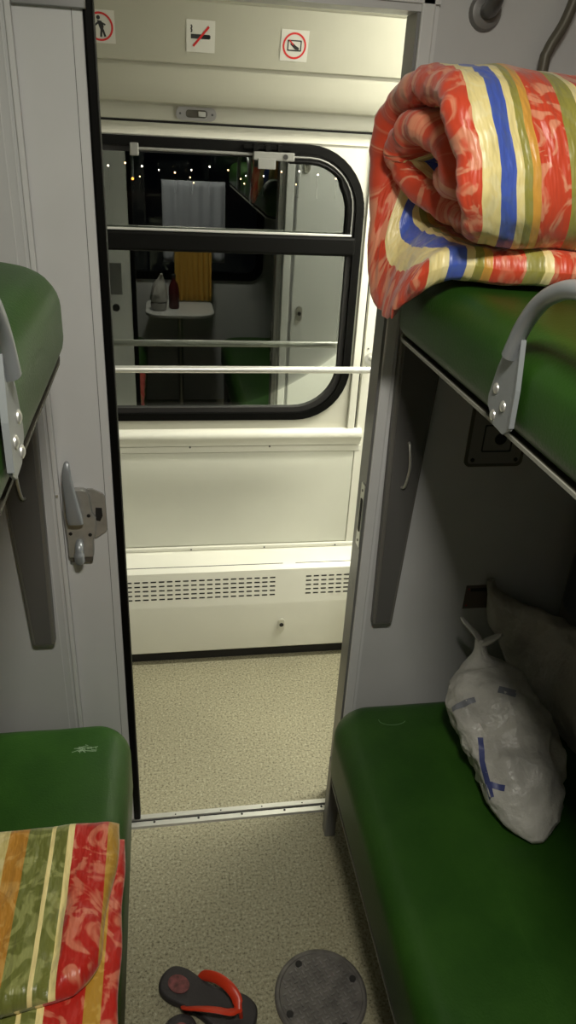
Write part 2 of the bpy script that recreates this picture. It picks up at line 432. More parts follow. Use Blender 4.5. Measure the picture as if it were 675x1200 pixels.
# ---- blind latch (oval finger pull) on the cassette
lt = thing('blind_latch', (.107, WY-.012, 1.790), 'oval grey metal finger latch above the corridor window', 'latch')
bm = bmesh.new(); o_ = rrect(.052, .160, 1.782, 1.815, .016, 8); i_ = rrect(.078, .135, 1.789, 1.808, .008, 8)
ringframe(bm, o_, i_, 'y', WY-.020, WY-.012)
obj('latch_plate', bm, M_steel, lt)
obj('finger_slot', prism(bmesh.new(), i_, 'y', WY-.0135, WY-.0120), M_brown, lt)
each('screw', [(.063, WY-.0215, 1.798), (.149, WY-.0215, 1.798)], 'y', .003, .002, M_grey2, lt)
bm = bmesh.new(); B(bm, .112, .132, WY-.017, WY-.0130, 1.792, 1.805, bev=.001); obj('latch_tongue', bm, M_alu, lt)

# ---- prohibition stickers on the cove (plane leaning with the panel)
LEAN = Vector((0, -(.138-.106), 2.00-1.916)).normalized()   # up along the panel
def sticker(x, zc, name, label, draw):
    s_ = (zc-1.916)/(2.00-1.916)
    c = Vector((x, WY-.106-.032*s_, zc)); nrm = Vector((0, -LEAN.z, LEAN.y))
    Mx = Matrix.Translation(c) @ Matrix((Vector((1, 0, 0)), -nrm, LEAN)).transposed().to_4x4()
    # local: x right, y into the wall, z up
    root = thing(name, c, label, 'sticker', 'prohibition stickers above the corridor window')
    def put(nm, b_, mt):
        b_.transform(Mx); return obj(nm, b_, mt, root)
    put('backing', bx(-.035, .035, -.0006, .0004, -.035, .035), M_white)
    draw(put); return root
def ring2(r, w_): 
    n = 36
    return ringframe(bmesh.new(), [(r*math.cos(2*PI*k/n), r*math.sin(2*PI*k/n)) for k in range(n)], [((r-w_)*math.cos(2*PI*k/n), (r-w_)*math.sin(2*PI*k/n)) for k in range(n)], 'y', -.0010, -.0005)
def seg2(b_, p, q, w_, y0=-.0009, y1=-.0005):
    p, q = Vector(p), Vector(q); d = (q-p).normalized(); nn = Vector((-d.y, d.x))*w_/2
    return prism(b_, [p+nn, q+nn, q-nn, p-nn], 'y', y0, y1)
def d_person(put):
    put('red_ring', ring2(.031, .0045), M_red)
    b_ = bmesh.new(); n = 14
    prism(b_, [(-.003+.0045*math.cos(2*PI*k/n), .019+.0045*math.sin(2*PI*k/n)) for k in range(n)], 'y', -.0009, -.0005)
    prism(b_, [(-.006, .013), (.004, .012), (.009, .002), (.007, -.008), (.001, -.008), (-.003, .002)], 'y', -.0009, -.0005)
    seg2(b_, (.003, -.006), (.001, -.022), .005); seg2(b_, (.006, -.006), (.011, -.021), .005)
    seg2(b_, (-.003, .009), (-.013, .001), .004); seg2(b_, (.004, .008), (.013, .004), .004); seg2(b_, (-.014, .004), (-.017, -.004), .006)
    put('pictogram', b_, M_ink)
def d_smoke(put):
    b_ = bmesh.new()
    B(b_, -.024, .022, -.0009, -.0005, -.0055, .0045); B(b_, .012, .024, -.0009, -.0005, -.004, .003)
    for k in range(4): seg2(b_, (-.024+.003*(k % 2), .008+.004*k), (-.021-.003*(k % 2), .012+.004*k), .003)
    put('pictogram', b_, M_ink)
    put('red_slash', seg2(bmesh.new(), (-.018, -.022), (.020, .022), .005, -.0013, -.0010), M_red)
def d_screen(put):
    put('red_ring', ring2(.030, .0045), M_red)
    b_ = bmesh.new()
    ringframe(b_, rrect(-.018, .018, -.012, .013, .002), rrect(-.015, .015, -.009, .010, .002), 'y', -.0009, -.0005)
    prism(b_, [(-.012, .004), (-.004, .006), (.003, .001), (.012, -.004), (.012, -.009), (.002, -.008), (-.004, -.003)], 'y', -.0009, -.0005)
    put('pictogram', b_, M_ink)
    put('red_slash', seg2(bmesh.new(), (-.014, .013), (-.003, .002), .003, -.0013, -.0010), M_red)
sticker(-.128, 1.972, 'warning_sticker', 'red ring sticker with a black walking figure, beside the dark door edge', d_person)
sticker(.113, 1.967, 'warning_sticker', 'white no smoking sticker with cigarette under a red slash', d_smoke)
sticker(.348, 1.962, 'warning_sticker', 'red ring sticker with a black framed pictogram, rightmost above the window', d_screen)

# ---- corridor handrail
hr = thing('handrail', (.2, 2.165, 1.128), 'pale metal handrail running across the corridor window', 'handrail')
obj('rail', tube(bmesh.new(), [(-1.2, 2.165, 1.128), (.672, 2.165, 1.128)], .0105, 16), M_alu, hr, smooth=True)
for x in (-1.1, .664):
    bm = bmesh.new(); tube(bm, [(x, 2.165, 1.128), (x, WY-.004, 1.128)], .008, 12); disc(bm, (x, WY-.009, 1.128), 'y', .02, .004, 20)
    obj('rail_bracket', bm, M_alu, hr, smooth=True)
each('screw', [(.653, WY-.009, 1.16), (.653, WY-.009, 1.10)], 'y', .0025, .003, M_grey2, hr)

# ---- heater casing
ht = thing('heater_cover', (.3, 2.25, 0), 'long cream heater casing with slotted grille under the corridor window', 'heater')
bm = bmesh.new()
prism(bm, [(WY-.001, .431), (WY-.03, .430), (WY-.088, .402), (WY-.097, .394), (WY-.112, .268), (WY-.113, .258), (WY-.100, .060), (WY-.092, .052), (WY-.001, .052)], 'x', -1.4, 1.6)
obj('casing', bm, M_cream, ht, smooth=25)
bm = bmesh.new(); B(bm, -1.4, 1.6, WY-.07, WY-.001, .001, .052); obj('kickboard', bm, M_dark, ht)
f0 = Vector((WY-.097, .394)); f1 = Vector((WY-.112, .268)); fd = (f1-f0).normalized()
bm = bmesh.new()
nn = Vector((-fd.y, fd.x)); nn = nn if nn.x < 0 else -nn
def slot(x, s0, ww=.0190, hh=.0052):
    a = f0+fd*(s0-hh/2)+nn*.0006; b_ = f0+fd*(s0+hh/2)+nn*.0006
    bm.faces.new([bm.verts.new(p) for p in ((x, a.x, a.y), (x+ww, a.x, a.y), (x+ww, b_.x, b_.y), (x, b_.x, b_.y))])
for ks, xg in ((range(-40, 0), .380), (range(14), .482)):
    bm = bmesh.new()
    for row in range(5):
        for k in ks: slot(xg+k*.0277, .030+row*.0168)
    obj('grille_slots', bm, M_dark, ht)
bm = bmesh.new()
l0 = Vector((WY-.03, .430)); l1 = Vector((WY-.088, .402)); c_ = l0.lerp(l1, .82)
for x0, x1 in ((-1.2, .40), (.445, 1.4)): obj('lid_seam', bx(x0, x1, c_.x-.0008, c_.x+.0008, c_.y-.001, c_.y+.0012), M_dark, ht)
bm = bmesh.new(); prism(bm, rrect(.389, .412, .136, .190, .0115), 'y', WY-.113, WY-.105); obj('lock_plate', bm, M_alu, ht)
bm = bmesh.new(); disc(bm, (.4005, WY-.115, .166), 'y', .0080, .004, 14); obj('key_hole', bm, M_dark, ht)
each('screw', [(x, WY-.014, .438) for x in (-.2, .08, .34, .6)], 'y', .003, .003, M_grey2, ht)

# ---- corridor face of the partition (seen mirrored in the glass)
cb = thing('electrical_cabinet', (.78, YP1+.012, 1.1), 'pale grey cabinet door with two latches, mirrored in the window glass', 'cabinet')
obj('cabinet_door', bx(.525, 1.15, YP1+.001, YP1+.016, .25, 1.93, bev=.004), M_leaf, cb)
for z in (1.66, 1.10):
    bm = bmesh.new(); prism(bm, rrect(.545, .570, z-.03, z+.03, .012), 'y', YP1+.016, YP1+.021); pl_ = obj('latch_plate', bm, M_steel, cb)
    bm = bmesh.new(); disc(bm, (.5575, YP1+.021, z), 'y', .007, .005, 12); obj('latch_knob', bm, M_dark, pl_)
struct('trim_17', bx(.482, .512, YP1+.001, YP1+.02, 0, DZ+.1, bev=.003), M_leaf)
sp_ = thing('switch_plate', (-.175, YP1+.01, 1.2), 'small grey plate with a dark knob below, mirrored at the window left', 'switch')
obj('plate', bx(-.205, -.150, YP1+.001, YP1+.008, 1.16, 1.28, bev=.002), M_grey, sp_)
bm = bmesh.new(); disc(bm, (-.178, YP1+.001, 1.11), 'y', .014, .014, 14); obj('knob', bm, M_dark, sp_)

# ================================================================ DOOR LOCK on the leaf
YL = YP0+.002
lk = thing('door_lock', (-.18, YL, .97), 'scuffed metal sliding door lock with upright lever on the pale door leaf', 'lock')
bm = bmesh.new()
prism(bm, [(-.172, .935), (-.160, .928), (-.136, .945), (-.133, .955), (-.1335, 1.030), (-.139, 1.040), (-.160, 1.052), (-.172, 1.052)], 'y', YL-.005, YL, bev=.001)
obj('keeper_plate', bm, M_lockm, lk)
obj('keeper_notch', prism(bmesh.new(), [(-.158, .975), (-.148, .972), (-.142, .985), (-.1425, 1.005), (-.156, 1.006)], 'y', YL-.0062, YL-.0048), M_dark, lk)
bm = bmesh.new()
prism(bm, [(-.222, .885), (-.169, .885), (-.166, .890), (-.164, .930), (-.158, .945), (-.156, .985), (-.163, .998), (-.167, 1.040), (-.172, 1.052), (-.180, 1.056), (-.212, 1.056), (-.222, 1.046), (-.225, 1.0), (-.222, .93)], 'y', YL-.016, YL-.001, bev=.003)
obj('lock_case', bm, M_lockm, lk)
bm = bmesh.new(); prism(bm, [(-.219, .872), (-.170, .872), (-.169, .8855), (-.2195, .8855)], 'y', YL-.013, YL, bev=.001); obj('case_foot', bm, M_grey2, lk)
each('case_hole', [(x_, YL-.0172, z_) for x_, z_ in ((-.215, .990), (-.171, .992), (-.213, .948), (-.171, .944))], 'y', .0042, .002, M_dark, lk)
# lever
bm = bmesh.new()
sec = [((-.198, .980), .016, .018), ((-.200, .995), .017, .020), ((-.203, 1.03), .014, .018), ((-.207, 1.07), .0115, .016), ((-.2085, 1.085), .010, .016), ((-.2080, 1.105), .0085, .013), ((-.2070, 1.120), .006, .009), ((-.2068, 1.124), .003, .005)]
rings = []
for (x, z), hw, dp in sec:
    yc = YL-.018-dp*.55
    rings.append([bm.verts.new((x+hw*math.copysign(abs(math.cos(a))**.6, math.cos(a)), yc+dp*.5*math.copysign(abs(math.sin(a))**.6, math.sin(a)), z)) for a in [2*PI*k/16 for k in range(16)]])
bridge(bm, rings); bm.faces.new(rings[0]); bm.faces.new(rings[-1])
obj('lever', bm, M_rail, lk, smooth=True)
bm = bmesh.new(); tube(bm, smoothpath([(-.195, YL-.010, .925), (-.195, YL-.030, .922), (-.196, YL-.036, .905), (-.196, YL-.034, .889), (-.196, YL-.030, .884)], 5), [.009]*10+[.011]*7+[.009]*4, 14)
obj('thumb_turn', bm, M_rail, lk, smooth=True)
bm = bmesh.new(); disc(bm, (-.233, YP0-.022, 1.045), 'y', .003, .003, 10); obj('striker_pin', bm, M_alu, lk)

for o in lk.children: o.location.z += .007

# strike plate on the right jamb
st = thing('strike_plate', (DX1-.005, 1.495, .97), 'narrow metal strike plate on the right door jamb', 'lock plate')
xx = DX1-.0045
bm = bmesh.new(); prism(bm, rrect(YP0-.003, YP0+.026, .885, 1.050, .003), 'x', xx-.002, xx); obj('plate', bm, M_alu, st)
bm = bmesh.new(); prism(bm, rrect(YP0+.003, YP0+.018, .925, 1.012, .005), 'x', xx-.0032, xx-.0019); obj('slot', bm, M_dark, st)
each('screw', [(xx-.0035, YP0+.011, z) for z in (.900, 1.033)], 'x', .0035, .002, M_grey2, st)

# ================================================================ BERTHS
def board(x0, x1, y0, y1, z0, z1, r): return prism(bmesh.new(), [tuple(p) for p in rrect(x0, x1, y0, y1, r, 8)], 'z', z0, z1)
def berth(name, side, xe, zb, zt, yend, label, rc, edge):
    xw = XR-.002 if side > 0 else XL+.002
    x0, x1 = min(xe, xw), max(xe, xw)
    t = thing(name, ((x0+x1)/2, (YE+yend)/2, zb), label, 'berth', 'green train berths')
    e = .006*side
    if side > 0: cx0, cx1 = x0-.004, x1
    else: cx0, cx1 = x0, x1+.004
    obj('cushion', cushion(cx0, cx1, YE+.01, yend, zb+.004, zt, rc, .055, .004), M_vinyl, t, smooth=True)
    bo = obj('edge_board', board(x0+.003, x1-.003, YE+.013, yend-.011, zb, zb+.005, rc-.003), M_under, t)
    if edge: obj('edge_lip', ringframe(bmesh.new(), rrect(x0, x1, YE+.01, yend-.008, rc, 8), rrect(x0+.003, x1-.003, YE+.013, yend-.011, rc-.003, 8), 'z', zb, zb+.005), edge, bo)
    return t
LR = berth('lower_berth', 1, .400, .278, .468, 1.440, 'green vinyl lower berth on the right with a white plastic bag on it', .105, M_edge)
LL = berth('lower_berth', -1, -.106, .278, .468, 1.440, 'green vinyl lower berth on the left with a folded striped blanket on it', .085, M_edge)
UR = berth('upper_berth', 1, .440, 1.435, 1.570, 1.435, 'green vinyl upper berth on the right carrying the rolled red duvet', .11, M_edge)
UL = berth('upper_berth', -1, -.153, 1.440, 1.575, 1.30, 'empty green vinyl upper berth on the left', .14, None)
for t, s, xs in ((LR, 1, .415), (LL, -1, -.125)):
    for y in (1.40, -.4):
        bm = bmesh.new(); x0, x1 = sorted((xs, xs+.03*s)); B(bm, x0, x1, y, y+.035, .001, .279, bev=.003); obj('leg', bm, M_grey, t)
    x0, x1 = sorted((xs+.20*s, xs+.23*s)); obj('locker_panel', bx(x0, x1, YE+.02, 1.42, .001, .278), M_brown, t)
# scuffs on the berth ends
def scuff(name, cx, cy_, zt, r, label, parent, bvh_cushion, arc=True):
    bm = bmesh.new()
    rnd = random.Random(cx)
    if arc: paths = [[(cx+r*math.cos(a), cy_+r*.6*math.sin(a)) for a in [PI*.95+PI*.9*k/12 for k in range(13)]]]
    else: paths = [[(cx+rnd.uniform(-1, 1)*r+q*.006, cy_+rnd.uniform(-.5, .5)*r+q*.002*rnd.uniform(-1, 1)) for q in range(5)] for _ in range(7)]
    for P in paths:
        pts = []
        for x, y in P:
            h = bvh_cushion.ray_cast(Vector((x, y, zt+.3)), Vector((0, 0, -1)))[0]
            if h: pts.append(h+Vector((0, 0, .0004)))
        if len(pts) > 2:
            vs = []
            for i, p in enumerate(pts):
                d = (pts[min(i+1, len(pts)-1)]-pts[max(0, i-1)]).normalized(); nn_ = Vector((-d.y, d.x, 0))*.0009
                vs.append((bm.verts.new(p+nn_), bm.verts.new(p-nn_)))
            for a, b_ in zip(vs, vs[1:]): bm.faces.new((a[0], b_[0], b_[1], a[1]))
    return obj(name, bm, M_scuff, parent)
M_scuff = mat('scuffed_vinyl', (.10, .20, .08), .6)
M_scuff2 = mat('scuffed_vinyl_pale', (.20, .30, .18), .6)
def bvh(o):
    bm = bmesh.new(); bm.from_mesh(o.data); t = BVHTree.FromBMesh(bm); bm.free(); return t
def child(t, n): return [c for c in t.children if c.name.split('.')[0] == n][0]
s1 = scuff('scuff_mark', .545, 1.355, .47, .035, '', LR, bvh(child(LR, 'cushion')))
s2 = scuff('scuff_mark', -.215, 1.33, .47, .020, '', LL, bvh(child(LL, 'cushion')), False); s2.data.materials[0] = M_scuff2

# upper berth guard rails
def guard(parent, side, xe, y1, zb):
    """bent tube rail on a screwed plate, y1 = far end of the plate"""
    x = xe-.0045*side
    P = [(y1-.055, zb+.124), (y1-.041, zb+.128), (y1-.014, zb+.072), (y1-.002, zb+.030), (y1-.004, zb+.018), (y1-.030, zb-.002), (y1-.062, zb-.004), (y1-.080, zb+.008), (y1-.076, zb+.060), (y1-.070, zb+.118)]
    bm = bmesh.new(); a, b_ = sorted((x, x-.004*side)); prism(bm, P, 'x', a, b_, bev=.0012)
    pl = obj('rail_plate', bm, M_rail, parent)
    bm = bmesh.new(); a, b_ = sorted((x, x-.0065*side))
    prism(bm, [(y1-.078, zb+.012), (y1-.082, zb+.012), (y1-.080, zb+.060), (y1-.070, zb+.120), (y1-.0675, zb+.120), (y1-.0765, zb+.060)], 'x', a, b_); obj('plate_flange', bm, M_rail, pl)
    for dy, dz in ((-.022, .045), (-.050, .030), (-.026, .010)):
        bm = bmesh.new(); c = Vector((x-.004*side, y1+dy, zb+dz)); tube(bm, [c, c-Vector((.0015*side, 0, 0)), c-Vector((.0035*side, 0, 0))], [.0075, .007, .003], 14); obj('screw', bm, M_alu, pl, smooth=True)
    bm = bmesh.new()
    xr = x-.006*side
    path = smoothpath([(xr, y1-.046, zb+.095), (xr, y1-.066, zb+.135), (xr, y1-.095, zb+.168), (xr, y1-.128, zb+.187), (xr, y1-.17, zb+.198), (xr, y1-.26, zb+.202), (xr, y1-.45, zb+.202), (xr, y1-.52, zb+.19), (xr, y1-.57, zb+.15), (xr, y1-.59, zb+.09), (xr, y1-.59, zb+.02)], 6)
    tube(bm, path, .0105, 16); obj('guard_rail', bm, M_rail, parent, smooth=True)
guard(UR, 1, .434, .897, 1.448)
guard(UL, -1, -.149, .737, 1.472)

# lower right backrest bolster against the side wall (dark end at the picture's edge)
br = thing('backrest_bolster', (.97, .6, .6), 'dark rounded backrest along the right wall above the lower berth', 'backrest')
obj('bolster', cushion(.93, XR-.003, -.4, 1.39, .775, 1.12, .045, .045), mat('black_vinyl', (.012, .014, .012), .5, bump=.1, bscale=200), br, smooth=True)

# ================================================================ LADDERS folded on the partition
def ladder(mir, label):
    X = (lambda x: .238-x) if mir else (lambda x: x)
    yb = YP0-.014 if mir else YP0-.0005
    t = thing('folding_ladder', (X(.53), yb, .66), label, 'ladder', 'folded berth ladders')
    pts = [(X(.506), .674), (X(.510), .668), (X(.552), .668), (X(.558), .674), (X(.572), 1.0), (X(.594), 1.45), (X(.490), 1.45)]
    obj('step_frame', prism(bmesh.new(), pts, 'y', yb-.024, yb-.0005, bev=.004), M_ladder, t)
    pts2 = [(X(.514), .676), (X(.550), .676), (X(.566), 1.0), (X(.586), 1.44), (X(.499), 1.44)]
    obj('step_tread', prism(bmesh.new(), pts2, 'y', yb-.0262, yb-.0235, bev=.001), mat('tread_grey', (.11, .108, .104), .5), t)
    xh = X(.538)
    path = smoothpath([(xh, yb-.024, 1.168), (xh, yb-.034, 1.160), (xh+(-.003 if mir else .003), yb-.044, 1.115), (xh, yb-.036, 1.066), (xh-(.004 if not mir else -.004), yb-.024, 1.056)], 5)
    obj('pull_handle', tube(bmesh.new(), path, .0035, 10), M_alu, t, smooth=True)
ladder(False, 'dark grey folded ladder panel on the wall right of the doorway')
ladder(True, 'dark grey folded ladder panel on the wall left of the sliding door')

# ================================================================ WALL FITTINGS, right
ol = thing('wall_socket', (.76, YP0, 1.18), 'square dark wall socket plate under the right upper berth', 'socket')
obj('plate', prism(bmesh.new(), rrect(.690, .825, 1.100, 1.265, .012), 'y', YP0-.004, YP0, bev=.001), M_plate, ol)
obj('rim', ringframe(bmesh.new(), rrect(.686, .829, 1.096, 1.269, .014), rrect(.693, .822, 1.103, 1.262, .010), 'y', YP0-.0055, YP0-.0005), M_brown, ol)
obj('socket_recess', ringframe(bmesh.new(), rrect(.722, .795, 1.133, 1.20, .004), rrect(.725, .792, 1.136, 1.197, .004), 'y', YP0-.006, YP0-.0035), M_ink, ol)
bm = bmesh.new(); disc(bm, (.765, YP0-.0065, 1.165), 'y', .014, .004, 18); obj('socket_hole', bm, M_dark, ol)
each('screw', [(x, YP0-.006, z) for x in (.705, .812) for z in (1.113, 1.25)], 'y', .005, .003, M_dark, ol)
lb = thing('wall_label', (.79, YP0, .72), 'small faded reddish label plate low on the wall behind the bags', 'label')
obj('plate', bx(.752, .83, YP0-.002, YP0, .690, .760), mat('faded_label', (.13, .10, .085), .6), lb)
obj('print_band', bx(.765, .825, YP0-.0026, YP0-.0018, .742, .752), M_ink, lb)
each('print_dot', [(.760, YP0-.0028, z) for z in (.70, .75)], 'y', .002, .001, M_red, lb)

# grab bar with its flange, top right
gb = thing('grab_bar', (.585, YP0, 1.955), 'dark grab bar end in a round flange on the wall above the duvet', 'grab bar')
bm = bmesh.new(); c = Vector((.580, YP0, 1.978))
tube(bm, [c, c+Vector((0, -.004, 0)), c+Vector((0, -.010, 0)), c+Vector((0, -.012, 0))], [.030, .030, .026, .018], 28); obj('flange', bm, M_ring, gb, smooth=30)
bm = bmesh.new(); tube(bm, smoothpath([c+Vector((0, -.008, 0)), c+Vector((-.001, -.035, .004)), c+Vector((-.004, -.060, .025)), c+Vector((-.006, -.068, .07)), c+Vector((-.008, -.070, .30))], 6), .0135, 16); obj('bar', bm, M_grey2, gb, smooth=True)
stt = thing('support_strut', (.70, YP0, 1.9), 'brownish metal strut bending down the wall in the upper right corner', 'strut')
bm = bmesh.new(); tube(bm, smoothpath([(.79, YP0-.03, 2.20), (.745, YP0-.03, 2.06), (.722, YP0-.03, 1.975), (.698, YP0-.03, 1.925), (.694, YP0-.03, 1.88), (.694, YP0-.03, 1.60)], 6), .010, 14); obj('strut_bar', bm, M_brown, stt, smooth=True)
bm = bmesh.new(); B(bm, .68, .71, YP0-.03, YP0-.0005, 1.58, 1.62); obj('strut_clip', bm, M_brown, stt)

# ================================================================ ROLLED DUVET
M_duvet = stripes('red_striped_satin', [
    (.040, RED, PINK), (.029, CREAM, (.97, .86, .48)), (.022, BLUE, (.09, .15, .50)), (.011, CREAM, (.97, .86, .48)), (.015, GREEN, (.38, .36, .12)), (.010, ORNG, (.70, .36, .07)),
    (.044, RED, PINK), (.022, GREEN, (.38, .36, .12)), (.012, CREAM, (.97, .86, .48)), (.055, RED, PINK), (.03, ORNG, (.75, .42, .1)), (.05, RED, PINK), (.03, CREAM, CREAM),
    (.024, BLUE, (.09, .15, .50)), (.012, CREAM, CREAM), (.3, RED, PINK)], scale=22)
def slab(path, x0f, x1, thick, nu, M_, name, drop=None, rough=.006):
    """quilt: path = list of (y,z) centre points, wide along x"""
    P = smoothpath([(0, p[0], p[1]) for p in path], 7)
    L_ = [0]
    for a, b_ in zip(P, P[1:]): L_.append(L_[-1]+(b_-a).length)
    T = L_[-1]; bm = bmesh.new(); uvl = bm.loops.layers.uv.new('UVMap'); n = len(P)
    top, bot = [], []; U = {}
    for i, p in enumerate(P):
        t = (P[min(n-1, i+1)]-P[max(0, i-1)]).normalized(); nr = Vector((0, -t.z, t.y))
        s_ = L_[i]; ra, rb = [], []
        x0 = x0f(s_/T)
        for j in range(nu+1):
            a = j/nu; a = a**1.35
            u = a*(x1-x0); x = x0+u
            es = min(1, min(s_, T-s_)/.03); eu = min(1, min(u, x1-x)/.035)
            h = thick/2*math.sqrt(max(0, 1-(1-es)**2))*math.sqrt(max(0, 1-(1-eu)**2))+.0006
            wob = rough*(nz((x, s_, 0), 9)+.5*nz((x, s_, 3), 22)+1.5*nz((u*2, s_*7, 7), 8)*math.exp(-u/.07)+.9*nz((u*6, s_*20, 2), 8)*math.exp(-u/.04))
            xo = .010*nz((s_, 0, 0), 14)*math.exp(-u/.1)+.005*nz((s_, 0, 5), 45)*math.exp(-u/.03)
            q = p+nr*wob+Vector((x+xo, 0, 0))
            if drop: q += drop(u, s_/T, x)
            va = bm.verts.new(q+nr*h); vb = bm.verts.new(q-nr*h)
            U[va] = U[vb] = (max(0, u+.016-.046*max(0, min(1, (s_/T-.215)/.06))*max(0, min(1, (.43-s_/T)/.08))-.12*max(0, min(1, (s_/T-.80)/.05))), s_)
            ra.append(va); rb.append(vb)
        top.append(ra); bot.append(rb)
    def quad(a, b_, c_, d):
        f = bm.faces.new((a, b_, c_, d))
        for l in f.loops: l[uvl].uv = U[l.vert]
    for i in range(n-1):
        for j in range(nu):
            quad(top[i][j], top[i+1][j], top[i+1][j+1], top[i][j+1]); quad(bot[i][j], bot[i][j+1], bot[i+1][j+1], bot[i+1][j])
        for j in (0, nu): quad(top[i][j], bot[i][j], bot[i+1][j], top[i+1][j])
    for i in (0, n-1):
        for j in range(nu): quad(top[i][j], top[i][j+1], bot[i][j+1], bot[i][j])
    return obj(name, bm, M_, smooth=70)
sp_path = [(1.06, 1.607), (1.16, 1.609), (1.27, 1.611), (1.345, 1.625), (1.385, 1.68), (1.388, 1.75), (1.35, 1.812), (1.27, 1.842), (1.18, 1.843), (1.105, 1.815), (1.070, 1.755), (1.066, 1.70), (1.10, 1.665), (1.16, 1.664), (1.24, 1.672), (1.310, 1.70), (1.336, 1.745), (1.29, 1.788), (1.225, 1.786), (1.165, 1.755), (1.185, 1.718), (1.25, 1.728)]
def x0f(t):
    pts = [(0, .385), (.10, .37), (.2, .362), (.30, .362), (.38, .372), (.45, .385), (.52, .385), (.57, .405), (.61, .43), (.66, .465), (.71, .460), (.755, .410), (.79, .372), (.84, .372), (.90, .40), (1, .43)]
    for (a, v), (b_, w2) in zip(pts, pts[1:]):
        if t <= b_: return v+(w2-v)*(t-a)/(b_-a)
    return pts[-1][1]
def droop(u, t, x):
    if t > .27: return Vector((0, 0, 0))
    setback = .11*max(0, 1-u/.20)*max(0, 1-t/.17)
    k = max(0, .455-x)/.09; f = min(1, (.27-t)/.07)*(.45+.55*min(1, t/.08))
    return Vector((.02*k*k*f, setback, -.118*min(1.05, k)**1.5*f))
dv = slab(sp_path, x0f, 1.0, .052, 70, M_duvet, 'rolled_duvet', droop)
tag(dv, 'rolled red duvet with cream and blue stripes on the right upper berth', 'duvet')

# ================================================================ FOLDED BLANKET on the lower left berth
G2 = (.36, .38, .13)
M_blan = stripes('red_green_striped_satin', [
    (.10, GREEN, G2), (.06, (.55, .02, .02), (.75, .25, .2)), (.04, ORNG, (.70, .36, .07)), (.10, GREEN, G2), (.045, (.62, .52, .2), (.7, .6, .3)), (.037, (.52, .24, .03), (.66, .38, .10)), (.040, (.17, .19, .04), G2), (.010, CREAM, CREAM),
    (.024, (.17, .19, .04), G2), (.011, CREAM, CREAM), (.062, (.52, .018, .010), (.74, .24, .14)), (.028, (.50, .27, .03), (.66, .42, .09)), (.2, (.52, .018, .010), (.74, .24, .14))], scale=15, damask=.75)
def folded(bm, uvl, x0, x1f, y0f, y1, zb, th, u0, nx=60, ny=46, sag=None, seed=0):
    """one puffy folded layer lying flat; right side is a rolled fold"""
    grid_t, grid_b, U = [], [], {}
    for i in range(nx+1):
        a = i/nx; rt_, rb_ = [], []
        for j in range(ny+1):
            b_ = j/ny
            aa = 1-(1-a)**1.6
            y0 = y0f(aa); y = y0+(y1-y0)*(.5-.5*math.cos(PI*b_)*1.0)
            x1 = x1f(y); x = x0+(x1-x0)*aa
            ex = min(1, min(x1-x, x-x0+.05)/.034); ey = min(1, min(y-y0, y1-y)/.03)
            e = math.sqrt(max(0, 1-(1-ex)**2))*math.sqrt(max(0, 1-(1-ey)**2))
            wv = .013*nz((x, y*.5, seed), 8)+.005*nz((x, y, seed), 22)-(.013*math.exp(-((x+.205-.03*(y-.8))/.010)**2)*min(1, max(0, (.98-y)/.1)) if seed == 1 else 0)
            h = (th/2)*e
            zc = zb+th/2+(sag(x, y) if sag else 0)
            vt = bm.verts.new((x, y, zc+h+wv*e+.0004)); vb = bm.verts.new((x, y, zc-h-.0004))
            uu = u0+(x-x0)+.02*(y-1.06)*0
            # the woven stripes drift a little to the left towards the near end
            uu += .05*(y1-y)*max(0, 1-(x1-x)/.3)*.3
            U[vt] = (uu, y); U[vb] = (uu+.02, y)
            rt_.append(vt); rb_.append(vb)
        grid_t.append(rt_); grid_b.append(rb_)
    def quad(*v):
        f = bm.faces.new(v)
        for l in f.loops: l[uvl].uv = U[l.vert]
    for i in range(nx):
        for j in range(ny):
            quad(grid_t[i][j], grid_t[i+1][j], grid_t[i+1][j+1], grid_t[i][j+1]); quad(grid_b[i][j], grid_b[i][j+1], grid_b[i+1][j+1], grid_b[i+1][j])
        for j in (0, ny): quad(grid_t[i][j], grid_t[i+1][j], grid_b[i+1][j], grid_b[i][j])
    for j in range(ny):
        for i in (0, nx): quad(grid_t[i][j], grid_t[i][j+1], grid_b[i][j+1], grid_b[i][j])
bm = bmesh.new(); uvl = bm.loops.layers.uv.new('UVMap')
folded(bm, uvl, -.66, lambda y: -.100+.002*math.sin(y*40), lambda a: .38, 1.052, .4745, .040, .02, seed=4)
folded(bm, uvl, -.66, lambda y: -.108-.030*max(0, (1.02-y))/.3+.003*math.sin(y*33+1)-.065*(max(0, .80-y)/.09)**2, lambda a: .735-.03*math.sin(a*PI)-.0*a, 1.060, .506, .05, 0, seed=1)
bl = obj('folded_blanket', bm, M_blan, smooth=70)
tag(bl, 'folded green, ochre and red striped blanket on the left lower berth', 'blanket')

